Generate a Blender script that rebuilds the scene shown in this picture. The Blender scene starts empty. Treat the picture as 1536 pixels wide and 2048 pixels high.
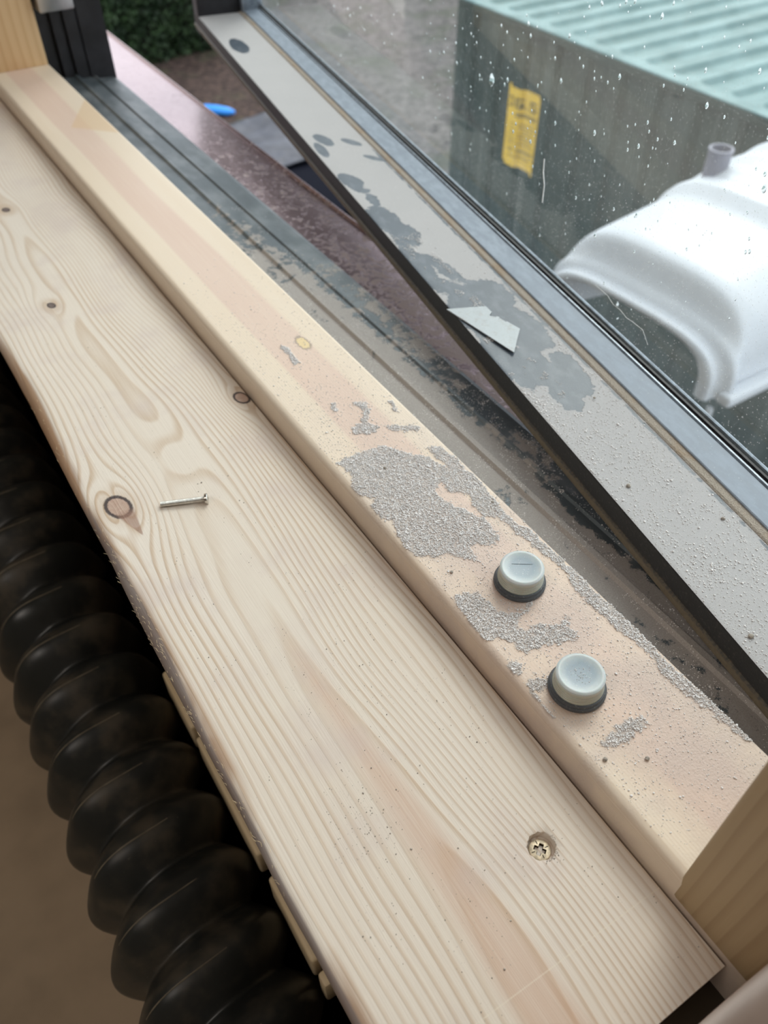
import bpy, bmesh, math, random
import numpy as np
from mathutils import Vector, Matrix

PI = math.pi
SC = bpy.context.scene
COL = SC.collection
rng = np.random.default_rng(7)
random.seed(7)

# ------------------------------------------------------------------ camera
# origin: shelf top below the camera.  X points out of the window, Y runs along the wall, Z up (metres)
cam_d = bpy.data.cameras.new('camera')
cam = bpy.data.objects.new('camera', cam_d); COL.objects.link(cam)
RM = Matrix(((0.8434, -0.3890, 0.3706), (-0.5372, -0.6078, 0.5848), (-0.0022, -0.6923, -0.7216)))
cx_, cy_, cz_ = (Vector((RM[0][i], RM[1][i], RM[2][i])).normalized() for i in range(3))
M = Matrix.Identity(4)
for r in range(3):
    M[r][0] = cx_[r]; M[r][1] = -cy_[r]; M[r][2] = -cz_[r]
M[2][3] = 0.30
cam.matrix_world = M
cam_d.sensor_fit = 'VERTICAL'; cam_d.sensor_height = 36; cam_d.lens = 1605 / 2048 * 36
cam_d.clip_start = 0.01; cam_d.clip_end = 200
cam_d.dof.use_dof = True; cam_d.dof.focus_distance = 0.345; cam_d.dof.aperture_fstop = 12.0
SC.camera = cam

# ------------------------------------------------------------------ sky and exposure
w = bpy.data.worlds.new('sky'); SC.world = w; w.use_nodes = True
nt = w.node_tree; bg = nt.nodes['Background']
tc = nt.nodes.new('ShaderNodeTexCoord'); sx = nt.nodes.new('ShaderNodeSeparateXYZ')
rp = nt.nodes.new('ShaderNodeValToRGB')
nt.links.new(tc.outputs['Generated'], sx.inputs[0]); nt.links.new(sx.outputs['Z'], rp.inputs[0])
rp.color_ramp.elements[0].position = 0.0; rp.color_ramp.elements[0].color = (0.62, 0.66, 0.72, 1)
rp.color_ramp.elements[1].position = 0.7; rp.color_ramp.elements[1].color = (0.93, 0.97, 1.0, 1)
nt.links.new(rp.outputs[0], bg.inputs[0]); bg.inputs[1].default_value = 1.6
sun_d = bpy.data.lights.new('sun', 'SUN'); sun_d.energy = 1.2; sun_d.angle = math.radians(25); sun_d.color = (1, .96, .9)
sun = bpy.data.objects.new('sun', sun_d); COL.objects.link(sun)
sun.rotation_euler = Vector((-0.62, -0.45, -0.72)).to_track_quat('-Z', 'Y').to_euler()
SC.view_settings.view_transform = 'Standard'; SC.view_settings.look = 'None'
SC.view_settings.exposure = 0.55; SC.view_settings.gamma = 1; SC.view_settings.use_curve_mapping = False
SC.cycles.use_denoising = True
SC.cycles.max_bounces = 10; SC.cycles.transparent_max_bounces = 16
# portal: tells the renderer that daylight comes in through the window opening
pd = bpy.data.lights.new('window_portal', 'AREA'); pd.shape = 'RECTANGLE'; pd.size = 1.25; pd.size_y = 1.0
pd.cycles.is_portal = True
pl = bpy.data.objects.new('window_portal', pd); COL.objects.link(pl)
pl.location = (0.197, 0.5, 0.60)
pl.rotation_euler = Vector((-1, 0, 0)).to_track_quat('-Z', 'Y').to_euler()

# added fill lamp, out of view (its housing is built with the room)
ld = bpy.data.lights.new('added_fill_light', 'AREA'); ld.shape = 'RECTANGLE'; ld.size = .9; ld.size_y = .9; ld.energy = 7; ld.color = (1, .92, .84)
lo = bpy.data.objects.new('added_fill_light', ld); COL.objects.link(lo); lo.location = (-1.1, .1, 1.555)

# ------------------------------------------------------------------ helpers
def tag(o, label=None, cat=None, group=None, kind=None):
    if label: o['label'] = label
    if cat: o['category'] = cat
    if group: o['group'] = group
    if kind: o['kind'] = kind
    return o

def empty(name, loc=(0, 0, 0), rz=0):
    o = bpy.data.objects.new(name, None); COL.objects.link(o)
    o.location = loc; o.rotation_euler = (0, 0, rz); o.empty_display_size = .01
    return o

def add(name, me, mat, parent=None, smooth=False):
    me.materials.append(mat)
    if smooth: me.polygons.foreach_set('use_smooth', [True] * len(me.polygons))
    o = bpy.data.objects.new(name, me); COL.objects.link(o)
    if parent: o.parent = parent
    return o

def npmesh(name, V, F):
    V = np.asarray(V, dtype=np.float32); F = np.asarray(F, dtype=np.int32)
    k = F.shape[1]
    me = bpy.data.meshes.new(name)
    me.vertices.add(len(V)); me.vertices.foreach_set('co', V.ravel())
    me.loops.add(F.size); me.loops.foreach_set('vertex_index', F.ravel())
    me.polygons.add(len(F)); me.polygons.foreach_set('loop_start', np.arange(0, F.size, k, dtype=np.int32))
    me.update(calc_edges=True); me.validate()
    return me

def grid(name, P, mat, parent=None, smooth=True, wrap=False, skip=None, flip=False):
    """P: (n, m, 3) array of points -> quad sheet"""
    n, m, _ = P.shape
    i, j = np.meshgrid(np.arange(n - 1), np.arange(m if wrap else m - 1), indexing='ij')
    j2 = (j + 1) % m
    F = np.stack([i * m + j, (i + 1) * m + j, (i + 1) * m + j2, i * m + j2], -1).reshape(-1, 4)
    if skip is not None: F = F[~skip.ravel()]
    if flip: F = F[:, ::-1]
    return add(name, npmesh(name, P.reshape(-1, 3), F), mat, parent, smooth)

def box_bm(bm, x0, x1, y0, y1, z0, z1, bev=0, seg=2, mx=None):
    g = bmesh.ops.create_cube(bm, size=1)
    vs = g['verts']
    for v in vs:
        v.co = Vector(((x0 + x1) / 2 + v.co.x * (x1 - x0), (y0 + y1) / 2 + v.co.y * (y1 - y0), (z0 + z1) / 2 + v.co.z * (z1 - z0)))
        if mx is not None: v.co = mx @ v.co
    if bev:
        es = list({e for v in vs for e in v.link_edges})
        bmesh.ops.bevel(bm, geom=es, offset=bev, segments=seg, affect='EDGES', profile=.5)

def fin(name, bm, mat, parent=None, smooth=False):
    me = bpy.data.meshes.new(name); bmesh.ops.recalc_face_normals(bm, faces=bm.faces); bm.to_mesh(me); bm.free()
    o = add(name, me, mat, parent)
    if smooth: sm(o)
    return o

def sm(o, deg=35):
    me = o.data
    me.polygons.foreach_set('use_smooth', [True] * len(me.polygons))
    me.set_sharp_from_angle(angle=math.radians(deg))
    return o

def box(name, x0, x1, y0, y1, z0, z1, mat, parent=None, bev=0, seg=2, mx=None):
    bm = bmesh.new(); box_bm(bm, x0, x1, y0, y1, z0, z1, bev, seg, mx)
    return fin(name, bm, mat, parent, smooth=bev > 0)

def prism(name, prof, a0, a1, place, mat, parent=None, smooth=False):
    """closed profile [(u,v)] swept from a0 to a1; place(u,v,a)->xyz"""
    bm = bmesh.new()
    A = [bm.verts.new(place(u, v, a0)) for u, v in prof]
    B = [bm.verts.new(place(u, v, a1)) for u, v in prof]
    n = len(prof)
    bm.faces.new(A); bm.faces.new(B[::-1])
    for i in range(n): bm.faces.new((A[i], A[(i + 1) % n], B[(i + 1) % n], B[i]))
    return fin(name, bm, mat, parent, smooth)

def lathe(name, prof, mat, parent=None, n=64, c=(0, 0, 0), mx=None):
    """prof [(r,z)] bottom to top, closed at both ends"""
    bm = bmesh.new(); rings = []
    for r, z in prof:
        rings.append([bm.verts.new((c[0] + r * math.cos(2 * PI * k / n), c[1] + r * math.sin(2 * PI * k / n), c[2] + z)) for k in range(n)])
    for a, b in zip(rings, rings[1:]):
        for k in range(n): bm.faces.new((a[k], a[(k + 1) % n], b[(k + 1) % n], b[k]))
    bm.faces.new(rings[0][::-1]); bm.faces.new(rings[-1])
    if mx is not None: bm.transform(mx)
    return fin(name, bm, mat, parent, True)

def tube(name, pts, r, mat, parent=None, n=8):
    pts = np.asarray(pts, float); m = len(pts)
    T = np.gradient(pts, axis=0); T /= np.linalg.norm(T, axis=1)[:, None] + 1e-12
    up = np.array([0, 0, 1.]) if abs(T[:, 2]).max() < .9 else np.array([1., 0, 0])
    N = np.cross(T, up); N /= np.linalg.norm(N, axis=1)[:, None] + 1e-12
    B = np.cross(T, N)
    th = np.linspace(0, 2 * PI, n, endpoint=False)
    rr = np.broadcast_to(np.asarray(r, float), (m,))
    P = pts[:, None] + rr[:, None, None] * (np.cos(th)[None, :, None] * N[:, None] + np.sin(th)[None, :, None] * B[:, None])
    return grid(name, P, mat, parent, True, wrap=True)

def vnoise(x, y, seed=0):
    """smooth 2-D value noise in [-1,1]"""
    x = np.asarray(x, float); y = np.asarray(y, float)
    xi = np.floor(x).astype(np.int64); yi = np.floor(y).astype(np.int64)
    fx = x - xi; fy = y - yi; fx = fx * fx * (3 - 2 * fx); fy = fy * fy * (3 - 2 * fy)
    def h(a, b):
        k = (a * 374761393 + b * 668265263 + seed * 974634777) & 0xffffffff
        k = ((k ^ (k >> 13)) * 1274126177) & 0xffffffff
        return ((k ^ (k >> 16)) & 0xffff) / 32767.5 - 1
    return (h(xi, yi) * (1 - fx) + h(xi + 1, yi) * fx) * (1 - fy) + (h(xi, yi + 1) * (1 - fx) + h(xi + 1, yi + 1) * fx) * fy

def fbm(x, y, seed=0, o=4):
    s = 0; a = 1; t = 0
    for k in range(o):
        s = s + a * vnoise(x * 2 ** k, y * 2 ** k, seed + k * 17); t += a; a *= .55
    return s / t

def inpoly(px, py, poly):
    ins = np.zeros(px.shape, bool); n = len(poly)
    for i in range(n):
        x0, y0 = poly[i]; x1, y1 = poly[(i + 1) % n]
        c = (y0 > py) != (y1 > py)
        ins ^= c & (px < (x1 - x0) * (py - y0) / ((y1 - y0) if y1 != y0 else 1e-12) + x0)
    return ins

_t = (1 + 5 ** .5) / 2
ICO_V = np.array([(-1, _t, 0), (1, _t, 0), (-1, -_t, 0), (1, -_t, 0), (0, -1, _t), (0, 1, _t), (0, -1, -_t), (0, 1, -_t), (_t, 0, -1), (_t, 0, 1), (-_t, 0, -1), (-_t, 0, 1)]) / 1.902
ICO_F = np.array([(0, 11, 5), (0, 5, 1), (0, 1, 7), (0, 7, 10), (0, 10, 11), (1, 5, 9), (5, 11, 4), (11, 10, 2), (10, 7, 6), (7, 1, 8), (3, 9, 4), (3, 4, 2), (3, 2, 6), (3, 6, 8), (3, 8, 9), (4, 9, 5), (2, 4, 11), (6, 2, 10), (8, 6, 7), (9, 8, 1)])

def grains(name, P, S, mat, parent=None, flat=.6):
    """P (N,3) resting points, S (N,) radii -> one mesh of irregular grains"""
    N = len(P)
    V = ICO_V[None] * (1 + .13 * rng.standard_normal((N, 12, 1))) * S[:, None, None]
    V = V * (1 + .15 * rng.standard_normal((N, 1, 3))) * np.array([1, 1, flat])
    V = V + P[:, None] + np.array([0, 0, 1]) * (S * .45)[:, None, None]
    F = ICO_F[None] + (np.arange(N) * 12)[:, None, None]
    return add(name, npmesh(name, V.reshape(-1, 3), F.reshape(-1, 3)), mat, parent, False)

# ---- shader maths: S wraps a socket
class NT:
    def __init__(s, name, rough=.5, spec=.5):
        s.m = bpy.data.materials.new(name); s.m.use_nodes = True; s.t = s.m.node_tree
        s.b = s.t.nodes['Principled BSDF']; s.out = s.t.nodes['Material Output']
        s.b.inputs['Roughness'].default_value = rough; s.b.inputs['Specular IOR Level'].default_value = spec
        s._co = None
    def node(s, k, **p):
        n = s.t.nodes.new(k)
        for a, v in p.items(): setattr(n, a, v)
        return n
    def put(s, sock, v):
        if isinstance(v, S): s.t.links.new(v.k, sock)
        elif isinstance(v, (tuple, list)): sock.default_value = tuple(v) if len(v) == len(sock.default_value) else tuple(v) + (1,)
        else: sock.default_value = v
    def co(s):
        if s._co is None:
            g = s.node('ShaderNodeTexCoord'); q = s.node('ShaderNodeSeparateXYZ'); s.t.links.new(g.outputs['Object'], q.inputs[0])
            s._co = (S(s, q.outputs[0]), S(s, q.outputs[1]), S(s, q.outputs[2]))
        return s._co
    def vec(s, x, y, z):
        n = s.node('ShaderNodeCombineXYZ')
        for i, v in enumerate((x, y, z)): s.put(n.inputs[i], v)
        return S(s, n.outputs[0])
    def noise(s, v, sc, det=3, rough=.55, dist=0):
        n = s.node('ShaderNodeTexNoise'); s.put(n.inputs['Vector'], v); n.inputs['Scale'].default_value = sc
        n.inputs['Detail'].default_value = det; n.inputs['Roughness'].default_value = rough; n.inputs['Distortion'].default_value = dist
        return S(s, n.outputs[0])
    def vor(s, v, sc, out='Distance'):
        n = s.node('ShaderNodeTexVoronoi'); s.put(n.inputs['Vector'], v); n.inputs['Scale'].default_value = sc
        return S(s, n.outputs[out])
    def ss(s, v, a, b, lo=0, hi=1):
        n = s.node('ShaderNodeMapRange', interpolation_type='SMOOTHSTEP')
        s.put(n.inputs[0], v)
        if a > b: a, b, lo, hi = b, a, hi, lo
        n.inputs[1].default_value = a; n.inputs[2].default_value = b; n.inputs[3].default_value = lo; n.inputs[4].default_value = hi
        return S(s, n.outputs[0])
    def mix(s, f, a, b):
        n = s.node('ShaderNodeMix', data_type='RGBA'); s.put(n.inputs[0], f)
        s.put(n.inputs[6], a); s.put(n.inputs[7], b); return S(s, n.outputs[2])
    def attr(s, nm):
        n = s.node('ShaderNodeAttribute'); n.attribute_name = nm; return S(s, n.outputs['Fac'])
    def bump(s, h, d=.001, st=1.0):
        n = s.node('ShaderNodeBump'); s.put(n.inputs['Height'], h); n.inputs['Distance'].default_value = d; n.inputs['Strength'].default_value = st
        s.t.links.new(n.outputs[0], s.b.inputs['Normal'])
    def col(s, c): s.put(s.b.inputs['Base Color'], c)
    def rough(s, v): s.put(s.b.inputs['Roughness'], v)

class S:
    def __init__(s, n, k): s.n = n; s.k = k
    def op(s, o, b=None, r=False):
        m = s.n.node('ShaderNodeMath', operation=o)
        a = s
        if r: a, b = b, s
        s.n.put(m.inputs[0], a)
        if b is not None: s.n.put(m.inputs[1], b)
        return S(s.n, m.outputs[0])
    def __add__(s, b): return s.op('ADD', b)
    __radd__ = __add__
    def __sub__(s, b): return s.op('SUBTRACT', b)
    def __rsub__(s, b): return s.op('SUBTRACT', b, True)
    def __mul__(s, b): return s.op('MULTIPLY', b)
    __rmul__ = __mul__
    def __truediv__(s, b): return s.op('DIVIDE', b)
    def __rtruediv__(s, b): return s.op('DIVIDE', b, True)
    def sin(s): return s.op('SINE')
    def fr(s): return s.op('FRACT')
    def exp(s): return s.op('EXPONENT')
    def abs(s): return s.op('ABSOLUTE')
    def sqrt(s): return s.op('SQRT')
    def pow(s, b): return s.op('POWER', b)
    def max(s, b): return s.op('MAXIMUM', b)
    def min(s, b): return s.op('MINIMUM', b)

def plain(name, c, rough=.5, metal=0, spec=.5, var=.0, sc=30, bump=0):
    n = NT(name, rough, spec); n.b.inputs['Metallic'].default_value = metal
    x, y, z = n.co(); v = n.vec(x, y, z)
    nz = n.noise(v, sc, 4)
    k = n.ss(nz, .3, .7)
    lo = tuple(max(0, a * (1 - var)) for a in c); hi = tuple(min(1, a * (1 + var)) for a in c)
    n.col(n.mix(k, lo, hi))
    if bump: n.bump(nz, bump)
    return n.m

# ------------------------------------------------------------------ materials
def wood_board():
    n = NT('pine_board_wood', .62, .3); x, y, z = n.co()
    wob = (n.noise(n.vec(x * 11, y * 4.5, z * 11), 1.0, 1.3, .4) - .5) * .034
    fine = (n.noise(n.vec(x * 160, y * 12, z * 160), 1.0, 3) - .5) * .0010
    psi = x + wob + fine - z * .6
    kn = [(.0393, .3209, .0062), (.0670, .5330, .0042), (.0781, .6957, .0046), (.1332, .3694, .0042)]
    fields = []
    for kx, ky, R in kn:
        dx = x - kx; dy = (y - ky) * .42
        d2 = dx * dx + dy * dy
        psi = psi - dx * (R * R * 3.4) / (d2 + R * R * .9) * n.ss(d2, (R * 5) ** 2, (R * 1.5) ** 2, 0, 1)
        e = (dx * .95 + (y - ky) * .30); g = ((y - ky) * .62 - dx * .30)
        fields.append(((e * e + g * g).sqrt() / R, R))
    u = psi - .0765
    L = (u * u + .00050).sqrt() * 300 + n.ss(u, .0, .05) * 3.5 + y * 5 + (n.noise(n.vec(x * 5, y * 4, 0.0), 1.0, 2) - .5) * 4.0
    ox = (x - .0815) / .0125; oy = (y - .338) / .034
    L = L + ((ox * ox + oy * oy) * -1).exp() * 1.9
    t = L.fr()
    late = n.ss(t, .42, .84) * n.ss(t, 1.0, .86)
    amt = n.ss(n.noise(n.vec(x * 25, y * 2.5, 3.0), 1.0, 2), .3, .68, .25, .78)
    early = n.mix(n.noise(n.vec(x * 20, y * 5, 1.0), 1.0, 3), (.72, .625, .525), (.81, .74, .67))
    c = n.mix(late * amt, early, (.53, .375, .245))
    # pinkish flame of heartwood towards the near end
    fx = x - (.0765 - (y - .10) * .02); fl = n.ss(fx.abs() + (y - .05) * .045, .013, .004) * n.ss(y, .215, .17)
    c = n.mix(fl * .55, c, (.58, .36, .25))
    fib = n.noise(n.vec(x * 1500, y * 25, z * 300), 1.0, 2)
    c = n.mix(n.ss(fib, .35, .75) * .22, c, (.86, .80, .71))
    # dusty pinkish bloom and grey specks
    pk = n.noise(n.vec(x, y, z), 22, 3)
    c = n.mix(n.ss(pk, .48, .72) * .42, c, (.62, .52, .49))
    sp = n.vor(n.vec(x, y, z), 420)
    spm = n.ss(sp, .16, .05) * n.ss(n.noise(n.vec(x, y, z), 30, 2), .52, .68) * n.ss(y, .42, .1)
    c = n.mix(spm * .6, c, (.35, .28, .26))
    for (f, R), (kx, ky, _), br in zip(fields, kn, (1, .25, .3, 1)):
        jag = f + (n.noise(n.vec(x, y, 0.0), 900, 2) - .5) * .18
        halo = n.ss(jag, 2.4, 1.0)
        c = n.mix(halo * .35, c, (.50, .34, .22))
        s = 1 if br == 1 else .62
        body = n.ss(jag, 1.0 * s, .85 * s)
        kc = n.mix(n.noise(n.vec(x, y, 0.0), 350, 3), (.42, .26, .19), (.60, .47, .40)) if br == 1 else (.18, .14, .13)
        c = n.mix(body, c, kc)
        ring = n.ss(jag, .72 * s, .86 * s) * n.ss(jag, 1.14 * s, 1.0 * s)
        c = n.mix(ring * .92, c, (.045, .035, .04))
    # resin tail of the big knot
    tx = (x - .0415 - (.310 - y) * .10); tail = n.ss(tx.abs() / ((y - .294).max(.0001) * .28), 1.0, .6) * n.ss(y, .318, .312) * n.ss(y, .294, .297)
    c = n.mix(tail * .7, c, (.33, .19, .14))
    # bark-edge brown and painted-in bevel shade on the waney left edge
    edge = n.ss(x, .0315, .026) * n.ss(n.noise(n.vec(x * 40, y * 14, 0.0), 1.0, 3), .40, .60) * n.ss(y, .55, .40)
    c = n.mix(edge * .8, c, (.36, .21, .12))
    nb = n.noise(n.vec(x * 60, y * 16, z * 60), 1.0, 4)
    bev = n.ss(z, -.0003, -.0010) * n.ss(x, .042, .038)  # bevel: bark brown, plus shade of its room-facing side painted in
    c = n.mix(bev * n.ss(y, .56, .46) * .85, c, n.mix(n.ss(nb + n.ss(y, .36, .30) * .35 - .17, .42, .58), (.45, .28, .17), (.27, .225, .215)))
    # pale pencil scratch at the near end
    sc_ = (y - .034 + (x - .10) * .02).abs()
    c = n.mix(n.ss(sc_, .00035, .0001) * .5, c, (.8, .72, .6))
    n.col(c)
    n.bump(late * .35 + fib * .5, .00025, .8)
    n.rough(n.mix(late, (.62,) * 3, (.5,) * 3) if False else .6)
    return n.m

def wood_post(name, a, b, dark, along='z', fr=150, seed=0.0):
    """straight-grained pine; along = grain axis"""
    n = NT(name, .5, .35); x, y, z = n.co()
    if along == 'z': gx, gy, ga = x, y, z
    elif along == 'y': gx, gy, ga = x, z, y
    else: gx, gy, ga = y, z, x
    w_ = (n.noise(n.vec(gx * 9, gy * 9, ga * 2.2 + seed), 1.0, 2) - .5) * .035
    L = (gx * .8 + gy * .9 + w_) * fr
    t = L.fr(); late = n.ss(t, .35, .9) * n.ss(t, .99, .9)
    c = n.mix(n.noise(n.vec(gx * 30, gy * 30, ga * 3), 1.0, 2), a, b)
    c = n.mix(late * .4, c, dark)
    fib = n.noise(n.vec(gx * 1300, gy * 1300, ga * 25), 1.0, 2)
    c = n.mix(n.ss(fib, .4, .8) * .15, c, b)
    n.col(c); n.bump(fib, .0002, .4)
    return n.m

def wood_strip():
    n = NT('window_rail_pine', .42, .4); x, y, z = n.co()
    wob = (n.noise(n.vec(x * 10, y * 2.5, 0.0), 1.0, 2) - .5) * .012
    c = n.mix(n.noise(n.vec(x * 60, y * 5, z * 60), 1.0, 3), (.79, .65, .50), (.84, .735, .615))
    px = x + wob + (y - .4) * .006
    pink = n.ss(px, .157, .160) * n.ss(px, .186, .182)
    c = n.mix(pink * .9, c, n.mix(n.noise(n.vec(x * 40, y * 6, 0.0), 1.0, 2), (.71, .51, .42), (.78, .62, .53)))
    p2 = n.ss(n.noise(n.vec(x * 12, y * 4, 5.0), 1.0, 2), .42, .60) * n.ss(y, .40, .22)
    c = n.mix(p2 * .65, c, (.69, .52, .43))
    # fine growth lines running along the rail
    L = ((x * 1.0 - z * 1.2 + wob * .6) * 750).fr()
    c = n.mix(n.ss(L, .3, .9) * n.ss(L, 1.0, .9) * .22, c, (.55, .38, .24))
    fib = n.noise(n.vec(x * 1500, y * 22, z * 900), 1.0, 2)
    c = n.mix(n.ss(fib, .4, .75) * .15, c, (.86, .76, .62))
    # patch of light at the far end, painted in as a tan block
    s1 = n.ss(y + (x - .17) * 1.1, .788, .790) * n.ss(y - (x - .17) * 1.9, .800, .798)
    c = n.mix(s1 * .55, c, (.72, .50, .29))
    # small filled knot
    kx = (x - .1813) / .0035; ky = (y - .3785) / .0075
    k2 = (kx * kx + ky * ky).sqrt() + (n.noise(n.vec(x, y, 0.0), 500, 2) - .5) * .8
    c = n.mix(n.ss(k2, 1.25, 1.0), c, (.42, .33, .27)); c = n.mix(n.ss(k2, .95, .8), c, (.80, .63, .36))
    # plaster dust
    d = n.attr('dust'); g = n.noise(n.vec(x, y, z), 1100, 3)
    film = n.ss(d * .9 + (g - .5) * .9, .12, .62)
    c = n.mix(film * .85, c, n.mix(g, (.48, .44, .41), (.66, .62, .60)))
    haze = n.ss(n.noise(n.vec(x, y, z), 34, 4), .30, .65) * n.ss(y, .42, .10)
    c = n.mix(haze * .55, c, (.55, .455, .42))
    n.col(c); n.bump(g * (d * .8 + haze * .5 + .05), .0006, .8)
    n.rough(n.ss(d, 0, .5, .45, .85))
    return n.m

def frame_metal():
    """dark grey painted aluminium of the fixed frame, dusty"""
    n = NT('dusty_grey_aluminium', .45, .5); x, y, z = n.co()
    g = n.noise(n.vec(x, y, z), 130, 5, .65); g2 = n.noise(n.vec(x, y * .6, z), 45, 3)
    fine = n.noise(n.vec(x, y, z), 1400, 2)
    step = n.ss(x, .226, .2275) * n.ss(x, .2425, .2405) * .12
    cov = n.ss(y, .78, .40, -.24, .17) - n.ss(x, .212, .214) * n.ss(x, .217, .2155) * .15 + step * .2 \
        - n.ss(x, .238, .250) * .17 - n.ss(y, .30, .16) * .05  # near end kept barer of dust to paint in the sash shadow
    m = n.ss(g * .6 + g2 * .4 + cov + (fine - .5) * .12, .50, .56)
    n.b.inputs['Metallic'].default_value = .25; base = n.mix(n.noise(n.vec(x * 3, y, z), 30, 3), (.05, .065, .075), (.12, .145, .165))
    lightdust = n.mix(fine, (.30, .27, .25), (.52, .49, .47))
    film = n.ss(g2, .4, .7) * .25
    c = n.mix(film, base, (.40, .42, .44))
    c = n.mix(m * .9, c, lightdust)
    n.col(c); n.rough(n.ss(m, 0, 1, .42, .9)); n.bump(m * .6 + fine * .5, .0006, .7)
    return n.m

def sash_metal(top=True):
    n = NT('dusty_sash_ledge' if top else 'sash_metal', .4, .5); x, y, z = n.co()   # local: x = outwards, y = along
    fine = n.noise(n.vec(x, y, z), 1500, 2); g = n.noise(n.vec(x, y, z), 160, 5, .65); g2 = n.noise(n.vec(x, y, z), 28, 3)
    base = n.mix(n.noise(n.vec(x, y, z), 45, 3), (.050, .068, .09), (.10, .125, .16))
    if top:
        d = n.attr('dust')
        m = n.ss(d + (g - .5) * .75 + (fine - .5) * .15, .38, .62)
        film = n.mix(fine, (.42, .41, .415), (.60, .595, .60))
        film = n.mix(n.ss(g2, .35, .65) * .6, film, (.53, .52, .525))
        c = n.mix(m * .92, base, film)
        wet = n.ss(n.noise(n.vec(x * 2, y, z), 60, 3), .45, .7) * .15
        c = n.mix((1 - m) * wet, c, (.40, .43, .47))
        n.rough(n.ss(m, 0, 1, .35, .9)); n.bump(m * .4 + fine * .4, .0005, .6)
    else:
        dirt = n.ss(z, -.0105, -.0125) * .9
        c = n.mix(.3, base, (.06, .06, .065))
        c = n.mix(n.ss(g, .55, .7) * .35, c, (.25, .22, .19))
    n.col(c)
    return n.m

def sash_black():
    n = NT('sash_black_face', .38, .5); x, y, z = n.co()
    g = n.noise(n.vec(x, y, z), 600, 3)
    c = n.mix(n.ss(g, .55, .75) * .35, (.022, .023, .025), (.16, .145, .125))
    low = n.ss(z + (g - .5) * .004, -.0105, -.0125)
    c = n.mix(low * .85, c, n.mix(g, (.11, .085, .05), (.22, .185, .13)))
    n.col(c); n.rough(.5); n.bump(g, .0003, .5)
    return n.m

def bead_dust():
    n = NT('dirty_glazing_ledge', .8, .2); x, y, z = n.co()
    g = n.noise(n.vec(x, y, z), 1300, 3); g2 = n.noise(n.vec(x, y * .5, z), 90, 3)
    c = n.mix(g, (.30, .25, .20), (.62, .56, .49)); c = n.mix(n.ss(g2, .5, .7) * .5, c, (.42, .29, .18))
    n.col(c); n.bump(g, .0012, 1.0); return n.m

def bead_blue():
    n = NT('pale_grey_glazing_bead', .22, .6); x, y, z = n.co()
    g = n.noise(n.vec(x * 3, y, z * 3), 70, 4); f = n.noise(n.vec(x, y, z), 1100, 2)
    c = n.mix(n.ss(g, .35, .7), (.25, .30, .37), (.34, .40, .48))
    c = n.mix(n.ss(f, .66, .78) * .6, c, (.75, .8, .85))
    n.col(c); n.rough(n.ss(g, .3, .7, .42, .55)); n.b.inputs['Specular IOR Level'].default_value = .35; return n.m

def sill_metal():
    n = NT('mauve_brown_sill', .38, .5); x, y, z = n.co()
    g = n.noise(n.vec(x, y, z), 95, 5, .62, 1.2); f = n.noise(n.vec(x, y, z), 1100, 2); b = n.noise(n.vec(x * 2, y, z), 120, 2, .5, 1.5)
    n.b.inputs['Metallic'].default_value = .65; base = n.mix(n.noise(n.vec(x, y, z), 20, 2), (.36, .26, .28), (.46, .35, .37))
    cov = n.ss(y, .95, .70, -.28, -.03) + n.ss(y, .62, .38, 0, .13)
    m = n.ss(g + cov + (f - .5) * .08, .52, .60)
    c = n.mix(m * .8, base, n.mix(f, (.36, .29, .27), (.52, .45, .43)))
    n.col(c); n.rough(n.ss(m, 0, 1, .26, .7)); n.put(n.b.inputs['Metallic'], n.ss(m, 0, 1, .65, .0)); n.bump(n.ss(b, .6, .7) * .5 + m * .5, .0006, .7)
    return n.m

def glass_mat():
    n = NT('rain_spotted_glass'); x, y, z = n.co(); t = n.t
    n.t.nodes.remove(n.b)
    tr = n.node('ShaderNodeBsdfTransparent'); tr.inputs[0].default_value = (.93, .96, .95, 1)
    gl = n.node('ShaderNodeBsdfGlossy'); gl.inputs['Roughness'].default_value = .01
    lw = n.node('ShaderNodeLayerWeight'); lw.inputs['Blend'].default_value = .5
    m1 = n.node('ShaderNodeMixShader'); n.put(m1.inputs[0], S(n, lw.outputs['Facing']).pow(5) * .9 + .04); t.links.new(tr.outputs[0], m1.inputs[1]); t.links.new(gl.outputs[0], m1.inputs[2])
    df = n.node('ShaderNodeBsdfDiffuse'); df.inputs[0].default_value = (.62, .62, .60, 1)
    tl = n.node('ShaderNodeBsdfTranslucent'); tl.inputs[0].default_value = (.7, .7, .68, 1)
    ad = n.node('ShaderNodeMixShader'); ad.inputs[0].default_value = .5; t.links.new(df.outputs[0], ad.inputs[1]); t.links.new(tl.outputs[0], ad.inputs[2])
    m2 = n.node('ShaderNodeMixShader')
    v = n.vec(x, y, z)
    streak = n.noise(n.vec(x * 90, y * 90, z * 5), 1.0, 3); big = n.noise(v, 5, 3); sp = n.noise(v, 900, 2)
    dirt = n.ss(big, .3, .75, .015, .07) + n.ss(streak, .5, .75, 0, .04) + n.ss(n.vor(v, 420), .22, .10, 0, .35) * n.ss(z, .25, .02, .12, .9)
    n.put(m2.inputs[0], dirt); t.links.new(m1.outputs[0], m2.inputs[1]); t.links.new(ad.outputs[0], m2.inputs[2])
    t.links.new(m2.outputs[0], n.out.inputs[0])
    return n.m

def droplet_mat():
    n = NT('water_droplets', .03, .5); n.b.inputs['Transmission Weight'].default_value = .75
    n.b.inputs['IOR'].default_value = 1.33; n.col((.92, .95, .93)); return n.m

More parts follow.
